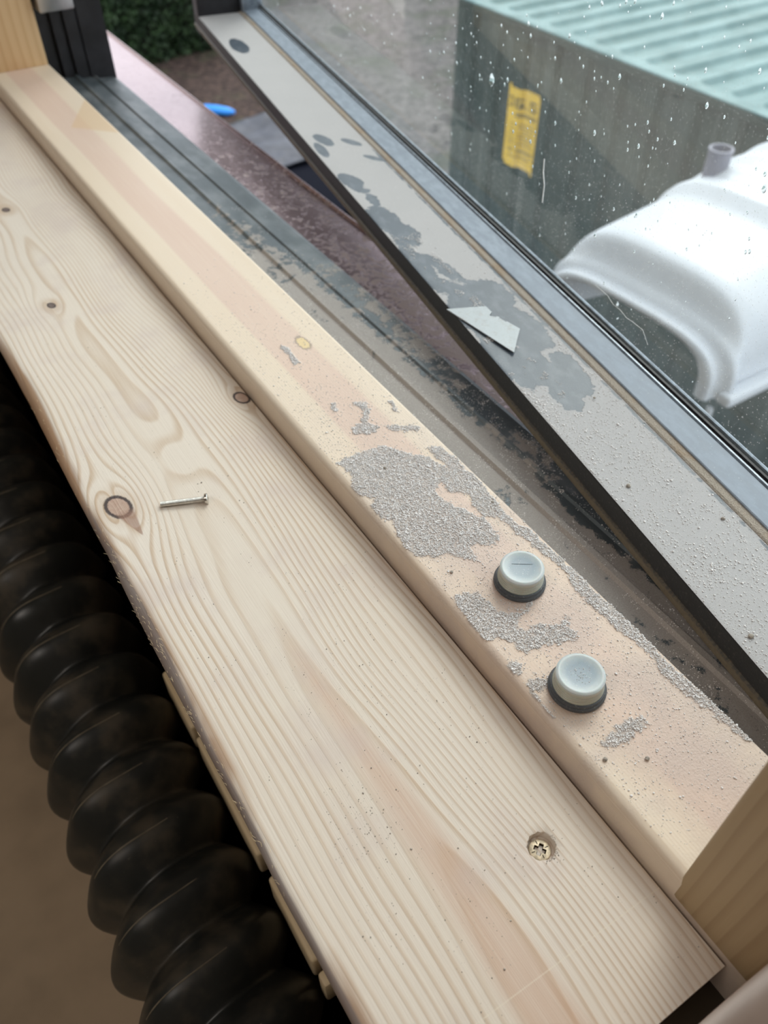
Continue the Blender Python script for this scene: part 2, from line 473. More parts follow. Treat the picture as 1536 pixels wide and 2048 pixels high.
def rubber():
    n = NT('black_ribbed_plastic', .36, .5); x, y, z = n.co()
    g = n.noise(n.vec(x, y, z), 25, 4); f = n.noise(n.vec(x, y, z), 500, 2)
    c = n.mix(n.ss(g, .46, .68) * .7, (.016, .018, .017), (.10, .08, .055))
    c = n.mix(n.ss(f, .70, .80) * .3, c, (.2, .18, .15))
    n.col(c); n.rough(n.ss(g, .3, .7, .30, .55)); n.bump(g, .0006, .3); return n.m

def cap_mat():
    n = NT('milky_plastic_cap', .32, .45); x, y, z = n.co()
    r = (x * x + y * y).sqrt()
    g = n.noise(n.vec(x, y, z), 260, 3)
    top = n.mix(n.ss(r + (g - .5) * .002, .0045, .0088), (.27, .34, .40), (.55, .61, .62))
    lay = n.ss(((z * 900).fr() - .5).abs(), .2, .4)
    side = n.mix(lay * .5, (.56, .57, .49), (.36, .38, .34))
    c = n.mix(n.ss(z, .0093, .0101), side, top)
    f = n.noise(n.vec(x, y, z), 1700, 2)
    c = n.mix(n.ss(f, .62, .72) * .4, c, (.85, .87, .86))
    n.b.inputs['Subsurface Weight'].default_value = .25; n.b.inputs['Subsurface Scale'].default_value = .002
    n.col(c); return n.m

def base_mat():
    n = NT('dark_grey_rubber_ring', .5, .4); x, y, z = n.co()
    f = n.noise(n.vec(x, y, z), 900, 3)
    n.col(n.mix(n.ss(f, .58, .72) * .5, (.085, .095, .108), (.36, .36, .35))); n.bump(f, .0003, .4); return n.m

def blade_mat():
    n = NT('dusty_steel_blade', .45, .5); x, y, z = n.co(); n.b.inputs['Metallic'].default_value = .35
    f = n.noise(n.vec(x, y, z), 260, 5, .7); g = n.noise(n.vec(x, y, z), 1300, 2)
    n.col(n.mix(n.ss(f, .5, .68) * .6, (.36, .39, .41), (.30, .29, .28))); n.rough(n.ss(g, .3, .7, .38, .6)); n.bump(g, .0001, .5)
    return n.m

def container_mat(roof):
    n = NT('pale_green_roof_paint' if roof else 'dark_green_container_paint', .5, .3); x, y, z = n.co()
    g = n.noise(n.vec(x, y, z), 4, 4); st = n.noise(n.vec(x * 3, y * 7, z * .5), 1.0, 4)
    a, b = ((.11, .20, .205), (.19, .30, .31)) if roof else ((.010, .032, .030), (.03, .048, .042))
    c = n.mix(n.ss(g * .5 + st * .5, .38, .62), a, b)
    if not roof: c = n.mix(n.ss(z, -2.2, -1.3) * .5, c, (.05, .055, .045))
    n.col(c); return n.m

def ground_mat():
    n = NT('soil_and_leaves', .9, .2); x, y, z = n.co(); v = n.vec(x, y, z)
    g = n.noise(v, 1.3, 5); f = n.noise(v, 16, 4); l = n.vor(v, 7)
    c = n.mix(n.ss(f, .35, .65), (.025, .017, .015), (.075, .05, .042))
    c = n.mix(n.ss(g, .5, .62) * .7, c, (.05, .055, .03))
    c = n.mix(n.ss(l, .13, .06) * .6, c, (.22, .15, .07))
    n.col(c); n.bump(f, .05, .8); return n.m

def gravel_mat():
    n = NT('grey_gravel', .9, .2); x, y, z = n.co(); v = n.vec(x, y, z)
    f = n.noise(v, 9, 5); g = n.noise(v, 1.4, 3)
    c = n.mix(n.ss(f, .3, .7), (.06, .055, .055), (.17, .15, .15)); c = n.mix(n.ss(g, .45, .65) * .6, c, (.06, .07, .045))
    n.col(c); n.bump(f, .05, .6); return n.m

def hedge_mat():
    n = NT('hedge_leaves', .55, .3); x, y, z = n.co(); v = n.vec(x, y, z)
    g = n.noise(v, 3.5, 4); f = n.noise(v, 30, 2)
    c = n.mix(n.ss(g, .4, .65), (.010, .024, .010), (.028, .055, .020)); c = n.mix(n.ss(f, .5, .7) * .5, c, (.045, .085, .03))
    n.col(c); return n.m

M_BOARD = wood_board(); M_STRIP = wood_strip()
M_JAMB = wood_post('pine_jamb_orange', (.62, .40, .20), (.74, .52, .30), (.50, .27, .12), 'z', 130)
M_JAMB2 = wood_post('pine_jamb_pale', (.44, .32, .18), (.50, .38, .24), (.30, .195, .105), 'z', 190, 4.0)
M_BATTEN = wood_post('batten_pine', (.80, .62, .38), (.86, .70, .47), (.70, .52, .30), 'y', 90)
M_FRAME = frame_metal(); M_LEDGE = sash_metal(True); M_SASH = sash_metal(False); M_SFACE = sash_black()
M_BDUST = bead_dust(); M_BLUE = bead_blue(); M_SILL = sill_metal(); M_GLASS = glass_mat(); M_DROP = droplet_mat()
M_BLACK = plain('black_anodised_profile', (.018, .018, .022), .42, 0, .5, .3, 60)
M_GASKET = plain('black_rubber_gasket', (.03, .03, .035), .5, 0, .4, .4, 300)
M_LIP = plain('grey_metal_lip', (.25, .29, .34), .3, .3, .5, .25, 200)
M_HOSE = rubber(); M_SEAM = plain('brownish_hose_seam', (.16, .135, .095), .45, 0, .5, .3, 120)
M_CAP = cap_mat(); M_RING = base_mat(); M_BLADE = blade_mat()
M_BOLT = plain('shiny_zinc_steel', (.62, .60, .56), .22, 1.0, .5, .15, 900)
M_ZINC = plain('yellow_zinc', (.62, .52, .38), .45, .45, .5, .3, 700)
M_DARK = plain('screw_recess_dark', (.03, .02, .012), 1.0, 0, 0.0)
M_DUST = plain('plaster_dust_grains', (.80, .78, .78), .9, 0, .2, .18, 700)
M_DUST2 = plain('fine_grey_dust', (.84, .82, .82), .9, 0, .2, .15, 700)
M_CRUMB = plain('mortar_crumb', (.40, .36, .32), .9, 0, .2, .35, 900, .0004)
M_PLASTER = plain('pinkish_painted_plaster', (.66, .56, .52), .6, 0, .3, .12, 12, .0003)
M_WALL = plain('white_painted_wall', (.72, .68, .62), .85, 0, .2, .05, 4)
M_INNER = plain('bare_wall_below_window', (.12, .09, .06), .9, 0, .2, .25, 14)
M_FLOOR = plain('beige_brown_floor', (.52, .40, .28), .8, 0, .25, .12, 9)
M_OUT = plain('outside_render', (.45, .42, .38), .9, 0, .2, .1, 6)
M_WHITE = plain('white_moulded_plastic', (.56, .585, .64), .35, 0, .45, .02, 4)
M_TUBE = plain('lilac_grey_pipe', (.20, .20, .26), .45, 0, .4, .05, 8)
M_YEL = plain('yellow_sticker', (.72, .47, .07), .6, 0, .3, .08, 9)
M_INK = plain('faded_dark_print', (.10, .09, .05), .8)
M_INK2 = plain('faded_brown_print', (.38, .27, .07), .8)
M_BLUEP = plain('bright_blue_plastic', (.03, .28, .85), .4)
M_SHEET = plain('blue_grey_sheet', (.035, .04, .055), .5, 0, .4, .25, 5, .01)
M_BOXM = plain('very_dark_plastic', (.006, .007, .012), .9, 0, .05)
M_CABR = plain('container_rail_green', (.09, .16, .16), .5, 0, .3, .1, 6)
M_KEEP = plain('grey_metal_keep', (.42, .41, .40), .3, .8, .5, .1, 60)

# ------------------------------------------------------------------ setting: wall with window opening, room
wl = tag(empty('wall_window', (0, 0, 0)), 'wall with the window opening, room side and outer side', kind='structure')
box('lower_wall', .048, .262, -1.6, 2.6, -3.6, -.030, M_INNER, wl)
box('upper_wall', .048, .262, -1.6, 2.6, 1.285, 1.6, M_WALL, wl)
box('side_wall', .048, .262, 1.085, 2.6, -.030, 1.285, M_WALL, wl)
box('side_wall', .1386, .262, -1.6, -.042, -.030, 1.285, M_WALL, wl)
tag(box('wall_reveal', .068, .1382, -.30, -.0035, -.40, 1.285, M_PLASTER, None, .004, 4), 'pinkish painted plaster return beside the near end of the pine board', kind='structure').name = 'wall_reveal'
tag(box('floor', -3.2, .048, -1.6, 2.6, -1.0, -.95, M_FLOOR), kind='structure')
tag(box('ceiling', -3.2, .262, -1.6, 2.6, 1.6, 1.65, M_WALL), kind='structure')
tag(box('wall_back', -3.25, -3.2, -1.6, 2.6, -1.0, 1.65, M_WALL), kind='structure')
tag(box('wall_left', -3.2, .262, 2.6, 2.65, -1.0, 1.65, M_WALL), kind='structure')
tag(box('wall_right', -3.2, .262, -1.65, -1.6, -1.0, 1.65, M_WALL), kind='structure')
added_lampbox = tag(empty('added_fill_lamp', (-1.1, .1, 1.60)), 'square flat fill lamp added on the ceiling, out of view', 'lamp')  # fitting for the fill lamp added to brighten the room
box('added_lamp_housing', -.47, .47, -.47, .47, -.035, -.002, M_WALL, added_lampbox, .004)
tag(box('trim_1', -.045, .048, -.9, 2.2, -.345, -.302, M_BOXM), 'dark ledge carrying the ribbed hose along the wall', kind='structure')

# ------------------------------------------------------------------ fixed window frame
wf = tag(empty('window_1', (.17, .03, 0)), 'fixed window frame of pine inside and grey aluminium outside', kind='structure')
wf.location = (0, 0, 0)
# pine bottom rail: rounded upper left arris, fine dust film as an attribute
DUST = [
[(1437,2722),(1511,2747),(1605,2723),(1694,2730),(1738,2702),(1800,2589),(1856,2526),(1882,2455),(1899,2374),(1898,2305),(1815,2308),(1749,2283),(1758,2195),(1792,2110),(1824,2042),(1849,1980),(1833,1883),(1818,1849),(1752,1854),(1775,1825),(1709,1889),(1664,1874),(1651,1797),(1660,1764),(1624,1836),(1561,1904),(1435,1978),(1415,2062),(1439,2150),(1458,2230),(1416,2288),(1434,2371),(1471,2412),(1425,2449),(1402,2505),(1444,2596),(1456,2675)],
[(1900,2571),(1970,2544),(1986,2443),(1983,2302),(1990,2196),(1963,2064),(1961,1939),(1983,1818),(1989,1725),(1994,1620),(1984,1488),(1985,1341),(1948,1301),(1937,1384),(1954,1507),(1947,1580),(1933,1687),(1935,1803),(1912,1923),(1897,1980),(1849,2011),(1856,2116),(1881,2182),(1807,2246),(1806,2313),(1899,2339),(1908,2421),(1908,2492)],
[(1979,1588),(2002,1529),(1990,1379),(2003,1235),(1999,1081),(1981,945),(1987,882),(2006,788),(2003,689),(2001,614),(2012,513),(1985,500),(1966,563),(1968,668),(1941,751),(1935,811),(1929,872),(1944,956),(1954,1060),(1932,1149),(1918,1262),(1912,1347),(1920,1438),(1945,1521)],
[(1432,1680),(1492,1684),(1543,1644),(1556,1601),(1559,1531),(1583,1489),(1636,1483),(1719,1484),(1723,1467),(1630,1447),(1578,1440),(1573,1392),(1632,1380),(1692,1354),(1752,1329),(1789,1345),(1805,1322),(1738,1299),(1776,1250),(1776,1224),(1702,1246),(1651,1266),(1579,1275),(1546,1296),(1515,1279),(1499,1301),(1510,1356),(1479,1401),(1421,1426),(1402,1488),(1418,1569)],
[(1410,1286),(1459,1279),(1461,1241),(1429,1215),(1400,1233)],
[(1432,1178),(1486,1178),(1522,1155),(1496,1125),(1429,1123),(1419,1073),(1419,997),(1409,950),(1388,974),(1387,1061),(1409,1125)],
[(1554,826),(1652,837),(1714,809),(1715,776),(1654,783),(1583,766),(1524,784),(1490,816)],
[(1768,3127),(1828,3088),(1820,3011),(1739,2922),(1784,2873),(1736,2836),(1670,2850),(1630,2865),(1641,2925),(1712,2939),(1774,3020)],
[(1802,2861),(1964,2758),(1955,2725),(1825,2779)],
[(1940,3037),(1958,2984),(1948,2888),(1930,2920)],
[(1661,3184),(1689,3167),(1655,3096),(1632,3111)],
[(1684,3842),(1716,3806),(1695,3620),(1658,3599),(1674,3725)],
]
DUST = [[(a * 1e-4, b * 1e-4) for a, b in p] for p in DUST]
def strip_mask(x, y):
    wx = x + .0018 * fbm(x * 300, y * 300, 3) + .0012 * fbm(x * 900, y * 900, 9)
    wy = y + .0030 * fbm(x * 300, y * 300, 5) + .0018 * fbm(x * 900, y * 900, 11)
    m = np.zeros(x.shape, bool)
    for p in DUST: m |= inpoly(wx, wy, p)
    return m
ys = np.arange(-.03, .9751, .0008)
prof = [(.1388, -.022), (.1388, .0118)] + [(.1388 + .0042 * (1 - math.cos(a)), .0118 + .0042 * math.sin(a)) for a in np.linspace(.2, PI / 2, 6)]
prof += [(x, .016) for x in np.arange(.1438, .1992, .0008)] + [(.2000, .0154), (.2004, .0146), (.2004, -.022)]
PR = np.array(prof)
P = np.zeros((len(ys), len(PR), 3)); P[..., 0] = PR[None, :, 0]; P[..., 2] = PR[None, :, 1]; P[..., 1] = ys[:, None]
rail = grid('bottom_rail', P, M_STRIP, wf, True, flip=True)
dm = np.zeros(P.shape[:2])
for ddx, ddy in ((0, 0), (.0005, .0003), (-.0005, .0004), (.0002, -.0007), (-.0003, -.0004)):
    dm += strip_mask(P[..., 0] + ddx, P[..., 1] + ddy) * .2
dm *= (P[..., 2] > .0155)
at = rail.data.attributes.new('dust', 'FLOAT', 'POINT'); at.data.foreach_set('value', dm.ravel().astype(np.float32))
sm(rail, 50)
# jambs
box('pine_jamb', .1386, .1996, .975, 1.06, -.02, 1.28, M_JAMB, wf, .0015)
box('pine_jamb', .1386, .1996, -.042, .0300, .0, 1.28, M_JAMB2, wf, .0022, 3)
box('top_rail', .1386, .20, -.04, 1.06, 1.22, 1.283, M_JAMB, wf, .0015)
jp = [(.2005, 1.012), (.2175, 1.0105), (.2180, 1.0125), (.2195, 1.0125), (.2200, 1.0035), (.2299, 1.0025), (.2304, 1.0045), (.2318, 1.0045), (.2323, .9975), (.2440, .9955),
      (.2445, .9975), (.2458, .9975), (.2463, .9940), (.2660, .990), (.2720, .989), (.2720, 1.085), (.2005, 1.085)]
prism('black_jamb', jp, -.03, 1.283, lambda u, v, a: (u, v, a), M_BLACK, wf)
prism('black_jamb', [(.2005, -.030), (.262, -.030), (.262, -.042), (.2005, -.042)], -.03, 1.283, lambda u, v, a: (u, v, a), M_BLACK, wf)
mp = [(.2006, -.0080), (.2125, -.0085), (.2138, -.0105), (.2152, -.0105), (.2165, -.0082), (.2285, -.0086), (.2297, -.0062), (.2330, -.0062), (.2342, -.0095),
      (.2480, -.0100), (.2492, -.0085), (.2510, -.0085), (.2522, -.0112), (.2680, -.0118), (.2712, -.0130), (.2716, -.0200), (.2716, -.032), (.2006, -.032)]
prism('metal_bottom_frame', mp, -.04, 1.02, lambda u, v, a: (u, a, v), M_FRAME, wf)
bm = bmesh.new(); box_bm(bm, .2030, .2390, .9655, 1.0, .064, .12, .002)
fin('keep_plate', bm, M_KEEP, wf, True)

# outer sill
sp = [(.2712, -.031), (.2712, -.0275), (.3390, -.0375), (.3402, -.0382), (.3402, -.060), (.3392, -.060), (.3392, -.0395), (.2722, -.0298)]
sill = prism('outer_sill', [(.262, -.0310), (.2722, -.0285), (.3400, -.0372), (.3422, -.0350), (.3432, -.0352), (.3436, -.0365), (.3436, -.062), (.3422, -.062), (.3422, -.0385), (.262, -.0330)],
             -.35, 1.75, lambda u, v, a: (u, a, v), M_SILL)
tag(sill, 'mauve-brown sheet metal window sill outside, flecked with dust', 'window sill')

# ------------------------------------------------------------------ open sash, hinged at the near side
SASH_A = math.radians(10.06)
SO = (.2236, .0647, .020)
sash = empty('window_sash', SO, -SASH_A)
tag(sash, 'open outward-swung dark aluminium casement sash with rain-spotted glass', 'window')
def loc2w(nx, dy, z=0):
    return (SO[0] + math.cos(SASH_A) * nx + math.sin(SASH_A) * dy, SO[1] - math.sin(SASH_A) * nx + math.cos(SASH_A) * dy, SO[2] + z)
D0, D1 = -.052, .981
bottom = prism('bottom_rail', [(0, -.0006), (.0004, 0), (.052, 0), (.052, -.0195), (.0015, -.0195), (.0015, -.0150), (-.0012, -.0145), (-.0012, -.0118), (0, -.0112)], D0, D1 + .025, lambda u, v, a: (u, a, v), M_SFACE, sash)
# dusty upper face of the rail
ny = int((D1 - D0) / .001); nx = 54
X_, Y_ = np.meshgrid(np.linspace(.0002, .0530, nx), np.linspace(D0, D1, ny))
Zl = .0004 + .0002 * (X_ > .0005)
P = np.stack([X_, Y_, Zl], -1)
ledge = grid('ledge', P, M_LEDGE, sash, True, flip=True)
def blob(x, y, cx, cy, rx, ry, rot=0, soft=.35):
    c, s = math.cos(rot), math.sin(rot); dx, dy = x - cx, y - cy
    r = np.sqrt(((dx * c + dy * s) / rx) ** 2 + ((-dx * s + dy * c) / ry) ** 2)
    return np.clip((1 + soft - r) / (2 * soft), 0, 1)
def ledge_dust(x, y):
    nn = np.clip((.53 - y) / .1, .15, 1); wx = x + nn * (.0022 * fbm(x * 180, y * 180, 21, 3) + .0016 * fbm(x * 600, y * 600, 27, 3)); wy = y + nn * (.005 * fbm(x * 150, y * 150, 22, 3) + .003 * fbm(x * 500, y * 500, 28, 3))
    d = .80 + .22 * fbm(x * 60, y * 40, 23, 3)
    bare = [(.0157, .8576, .0085, .026, 0), (.0150, .5800, .0055, .014, .2), (.036, .5660, .004, .011, .5), (.0065, .560, .004, .016, 0), (.0416, .5274, .0032, .010, .6),
            (.0090, .4900, .0075, .020, .2), (.0120, .4560, .0040, .010, 0), (.0085, .4250, .010, .020, 0), (.013, .398, .0095, .022, 0),
            (.004, .350, .006, .035, 0), (.014, .330, .010, .035, .1), (.016, .285, .016, .030, 0), (.030, .262, .014, .028, .15), (.0080, .235, .009, .030, 0), (.019, .222, .010, .020, 0),
            (.0345, .2050, .0085, .022, -.15), (.021, .190, .007, .013, 0), (.032, .300, .012, .020, 0)]
    for cx, cy, rx, ry, ro in bare: d = d - .95 * blob(wx, wy, cx, cy, rx, ry, ro, .16)
    keep = [(.016, .480, .0035, .006, 0), (.0100, .344, .0030, .020, .15), (.020, .318, .003, .016, .5)]
    for cx, cy, rx, ry, ro in keep: d = d + .8 * blob(wx, wy, cx, cy, rx, ry, ro, .3)
    far = np.clip((y - .35) / .4, 0, 1)
    d = np.clip(d, 0, .95)
    # bare crease in front of the glazing ledge
    cr = np.exp(-((x - .0475 - .0006 * fbm(y * 60, y * 0, 31)) / .0011) ** 2) * np.clip((.62 - y) / .1, 0, 1) * (.5 + .5 * (fbm(y * 70, x * 200, 33) > -.15))
    return np.clip(d - .55 * cr, 0, 1)
at = ledge.data.attributes.new('dust', 'FLOAT', 'POINT'); at.data.foreach_set('value', ledge_dust(X_, Y_).ravel().astype(np.float32))
# dirty step, pale bead, lips, gasket in front of the pane
prism('dirty_ledge_strip', [(.0490, -.002), (.0490, .0009), (.0500, .0016), (.0545, .0018), (.0545, -.002)], D0, D1, lambda u, v, a: (u, a, v), M_BDUST, sash)
prism('glazing_bead', [(.0541, -.002), (.0541, .0026), (.0546, .0030), (.0700, .0046), (.0704, .0042), (.0704, -.002)], D0, D1, lambda u, v, a: (u, a, v), M_BLUE, sash)
prism('bead_lip', [(.0704, -.002), (.0704, .0040), (.0709, .0056), (.0719, .0056), (.0719, -.002)], D0, D1, lambda u, v, a: (u, a, v), M_LIP, sash)
prism('gasket', [(.0719, -.002), (.0719, .0050), (.0731, .0052), (.0731, .0066), (.0745, .0066), (.0745, -.002)], D0, D1, lambda u, v, a: (u, a, v), M_GASKET, sash)
prism('outer_rail', [(.0520, -.0195), (.0520, -.0021), (.0745, -.0021), (.0745, .0020), (.0757, .0020), (.0757, .0076), (.0766, .0080), (.0775, .0076), (.0775, -.0195)], D0, D1 + .025, lambda u, v, a: (u, a, v), M_LIP, sash)
for a0, a1 in ((D1, D1 + .025), (D0 - .03, D0)):
    box('stile', 0, .052, a0, a1, -.0195, 1.19, M_BLACK, sash, .0008)
    box('outer_stile', .0522, .0775, a0 - .008 * (a0 > 0), a1 + .008 * (a0 < 0), -.0195, 1.19, M_LIP, sash, .0008)
box('top_rail', 0, .082, D0 - .03, D1 + .025, 1.19, 1.24, M_BLACK, sash)
pane = box('glass_pane', .0745, .0757, D0, D1 - .008, .0022, 1.19, M_GLASS, sash)

# water droplets on the outside of the pane
def droplets():
    V = []; F = []; k = 0
    n = 2100
    yy = rng.uniform(-.04, .96, n); zz = rng.uniform(.012, .32, n)
    s = rng.lognormal(math.log(.00058), .42, n)
    keep = (fbm(yy * 16, zz * 6, 40) > -.25) & ~((zz < .06) & (rng.random(n) < .7))
    for y, z, r in zip(yy[keep], zz[keep], s[keep]):
        ring = 8
        V.append([(.0758 + r * .55, y, z - r * .35)])
        for lv, (rad, off) in enumerate(((.62, .42), (1.0, 0.0))):
            V.append([(.0758 + off * r, y + r * rad * .85 * math.sin(t), z - r * .3 + r * rad * (math.cos(t) * (1.7 if math.cos(t) > 0 else .95))) for t in np.linspace(0, 2 * PI, ring, endpoint=False)])
        for q in range(ring):
            a = k + 1 + q; b = k + 1 + (q + 1) % ring
            F.append((k, a, b, b)); F.append((a, a + ring, b + ring, b))
        k += 1 + 2 * ring
    V = np.concatenate([np.array(v) for v in V])
    me = bpy.data.meshes.new('water_droplets')
    me.from_pydata(V.tolist(), [], [f[:3] if f[2] == f[3] else f for f in F])
    o = add('water_droplets', me, M_DROP, None, True)
    o.location = SO; o.rotation_euler = (0, 0, -SASH_A)
    tag(o, 'small water droplets scattered over the outside of the sash glass', 'water', kind='stuff')
droplets()
# dried runs on the glass
def run(pts, r, nm, lab):
    o = tube(nm, [(.0759, y, z) for y, z in pts], r, M_DUST2, None, 6); o.location = SO; o.rotation_euler = (0, 0, -SASH_A)
    tag(o, lab, 'dirt mark')

# ------------------------------------------------------------------ pine board (inner sill)
SX, SY, SR = .1111, .0672, .0053
def board():
    y = np.concatenate([np.arange(.0034, SY - .0081, .004), np.linspace(SY - .008, SY + .008, 9), np.arange(SY + .012, 1.22, .004)])
    xs = np.concatenate([np.arange(.0395, SX - .0081, .004), np.linspace(SX - .008, SX + .008, 9), np.arange(SX + .0115, .1372, .004), [.1372]])
    nE = 11
    n, m = len(y), nE + len(xs) + 2
    P = np.zeros((n, m, 3)); P[..., 1] = y[:, None]
    # waney left edge: position and radius vary along the board
    ex = .0232 + .0012 * fbm(y * 9, y * 0, 51) + .0014 * np.exp(-((y - .47) / .10) ** 2) + .0010 * np.exp(-((y - .31) / .05) ** 2) - .0006
    er = .0046 + .0052 * np.exp(-((y - .43) / .075) ** 2) + .0038 * np.exp(-((y - .245) / .05) ** 2) + .0010 * fbm(y * 24, y * 0, 52)
    T = .018
    P[:, 0, 0] = .05; P[:, 0, 2] = -T
    for k in range(nE):
        a = k / (nE - 1) * PI / 2
        P[:, 1 + k, 0] = ex + er * (1 - math.sin(a)); P[:, 1 + k, 2] = -er * .75 * (1 - math.cos(a)) if False else -er * (1 - math.sin(a)) * 0
        P[:, 1 + k, 0] = ex + er * (1 - math.cos(a)); P[:, 1 + k, 2] = -er * .8 * (1 - math.sin(a))
    P[:, 1, 2] = -T; P[:, 1, 0] = ex + .001
    P[:, 1 + nE:-1, 0] = xs[None]
    P[:, -1, 0] = .1372; P[:, -1, 2] = -T
    P[:, -2, 2] = -.0004
    P[:, -3, 2] = 0
    c = P.copy()
    F_i = (y[:-1] >= SY - .0081) & (y[1:] <= SY + .0081)
    xcol = P[0, :, 0]
    F_j = np.zeros(m - 1, bool)
    for j in range(1 + nE, m - 2):
        if xcol[j] >= SX - .0081 and xcol[j + 1] <= SX + .0081: F_j[j] = True
    skip = F_i[:, None] & F_j[None]
    o = grid('pine_board', P, M_BOARD, None, True, skip=skip)
    bm = bmesh.new(); bm.from_mesh(o.data)
    # end caps
    bm.verts.ensure_lookup_table()
    bm.faces.new([bm.verts[j] for j in range(m)]); bm.faces.new([bm.verts[(n - 1) * m + j] for j in range(m)][::-1])
    bm.faces.new([bm.verts[i * m] for i in (0, n - 1)] + [bm.verts[i * m + m - 1] for i in (n - 1, 0)])
    # hole rim: square boundary to circle
    sq = []
    for t in np.linspace(-.008, .008, 9)[:-1]: sq.append((t, -.008))
    for t in np.linspace(-.008, .008, 9)[:-1]: sq.append((.008, t))
    for t in np.linspace(.008, -.008, 9)[:-1]: sq.append((t, .008))
    for t in np.linspace(.008, -.008, 9)[:-1]: sq.append((-.008, t))
    near = {}
    def find(x, yy):
        best = min((v for v in bm.verts if abs(v.co.z) < 1e-5 and abs(v.co.x - x) < .001 and abs(v.co.y - yy) < .001), key=lambda v: (v.co.x - x) ** 2 + (v.co.y - yy) ** 2, default=None)
        return best
    R0 = [find(SX + a, SY + b) for a, b in sq]
    rings = [R0]
    for rr, zz, jit in ((SR * 1.10, 0, .04), (SR, -.0003, .06), (SR * .97, -.0020, .02), (SR * .95, -.0042, 0)):
        rg = []
        for a, b in sq:
            an = math.atan2(b, a); j = 1 + jit * random.uniform(-1, 1)
            rg.append(bm.verts.new((SX + rr * j * math.cos(an), SY + rr * j * math.sin(an), zz)))
        rings.append(rg)
    for A, B in zip(rings, rings[1:]):
        for k in range(len(A)):
            k2 = (k + 1) % len(A); bm.faces.new((A[k], A[k2], B[k2], B[k]))
    bm.faces.new(rings[-1])
    bmesh.ops.recalc_face_normals(bm, faces=bm.faces); bm.to_mesh(o.data); bm.free()
    sm(o, 45)
    tag(o, 'wide knotty pine board with a rough left edge, lying along the inside of the window', 'board')
    return o, ex, er, y
bd, EX, ER, BY = board()
# torn wood fibres along the left edge
def fibres():
    V = []; F = []; k = 0
    for q in range(150):
        y = rng.choice([rng.uniform(.10, .24), rng.uniform(.22, .31), rng.uniform(.12, .45)])
        ex = np.interp(y, BY, EX); er = np.interp(y, BY, ER)
        a = rng.uniform(.15, 1.2); x = ex + er * (1 - math.cos(a)); z = -er * .8 * (1 - math.sin(a))
        L = rng.uniform(.0008, .0028); an = rng.uniform(-1, 1); w_ = .00006
        x1 = x + L * math.sin(an) * .5 - .0004; y1 = y + L * math.cos(an); z1 = z + rng.uniform(.0001, .0007)
        xm, ym, zm = (x + x1) / 2 + rng.normal(0, .0002), (y + y1) / 2, max(z, z1) + .0002
        V += [(x - w_, y, z), (x + w_, y, z), (xm - w_, ym, zm), (xm + w_, ym, zm), (x1 - w_ * .4, y1, z1), (x1 + w_ * .4, y1, z1)]
        F += [(k, k + 1, k + 3, k + 2), (k + 2, k + 3, k + 5, k + 4)]; k += 6
    add('torn_fibres', npmesh('torn_fibres', V, F), M_BATTEN, bd)['kind'] = 'stuff'
fibres()

# ------------------------------------------------------------------ battens below the board
for i, (y0, y1, lab) in enumerate([(.203, .298, 'short pale pine batten under the board edge, the middle one of three'), (.1325, .1880, 'short pale pine batten nearest the camera below the board edge'),
                                   (.306, .360, 'short pale pine batten farthest from the camera below the board edge')]):
    tag(box('pine_batten', .0345, .0475, y0, y1, -.235, -.205, M_BATTEN, None, .0022, 3), lab, 'batten', 'pine battens below the board')
box_o = box('pine_batten', .0345, .0478, .1175, .1265, -.235, -.205, M_BATTEN, None, .002, 2)
tag(box_o, 'tiny offcut of pine batten at the near end of the batten row', 'batten', 'pine battens below the board')

# ------------------------------------------------------------------ ribbed hose
def hose():
    cx, cz, R, A, p = -.0158, -.2475, .0452, .0078, .0440
    y = np.arange(-.12, 1.75, .0013); nth = 72
    th = np.linspace(0, 2 * PI, nth, endpoint=False)
    Y2, T2 = np.meshgrid(y, th, indexing='ij')
    ph = 2 * PI * (Y2 / p) + T2 * 1 + .5 * np.sin(T2 * 1.0 + .6)
    s = .5 + .5 * np.cos(ph); s = s ** .6
    lob = 1 + .050 * np.cos((T2 - .25) * 5 + PI) * (s - .25)
    r = (R - A + 2 * A * s) * lob
    P = np.stack([cx + r * np.cos(T2), Y2, cz + r * np.sin(T2)], -1)
    o = grid('ribbed_hose', P, M_HOSE, None, True, wrap=True)
    tag(o, 'thick black corrugated plastic hose running along the wall below the pine board', 'hose')
    # moulding seam on the crests, upper side only
    tt = np.arange(-45 * 2 * PI, 4 * 2 * PI, .09)
    yy = (-(tt + .5 * np.sin(tt + .6)) / (2 * PI)) * p
    rr = (R + A) * (1 + .0375 * np.cos((tt - .25) * 5 + PI))
    tm = np.mod(tt, 2 * PI); vis = np.clip(1 - np.abs(tm - 1.85) / .75, 0, 1) ** .5
    q = []
    for s_, hh in ((-1, -.0009), (-.5, 1), (.5, 1), (1, -.0009)):
        hgt = -.0009 + (vis * .0017 if hh == 1 else 0)
        q.append(np.stack([cx + (rr + hgt) * np.cos(tt), yy + s_ * .0006, cz + (rr + hgt) * np.sin(tt)], -1))
    grid('moulding_seam', np.stack(q, 1), M_SEAM, o, True)
hose()

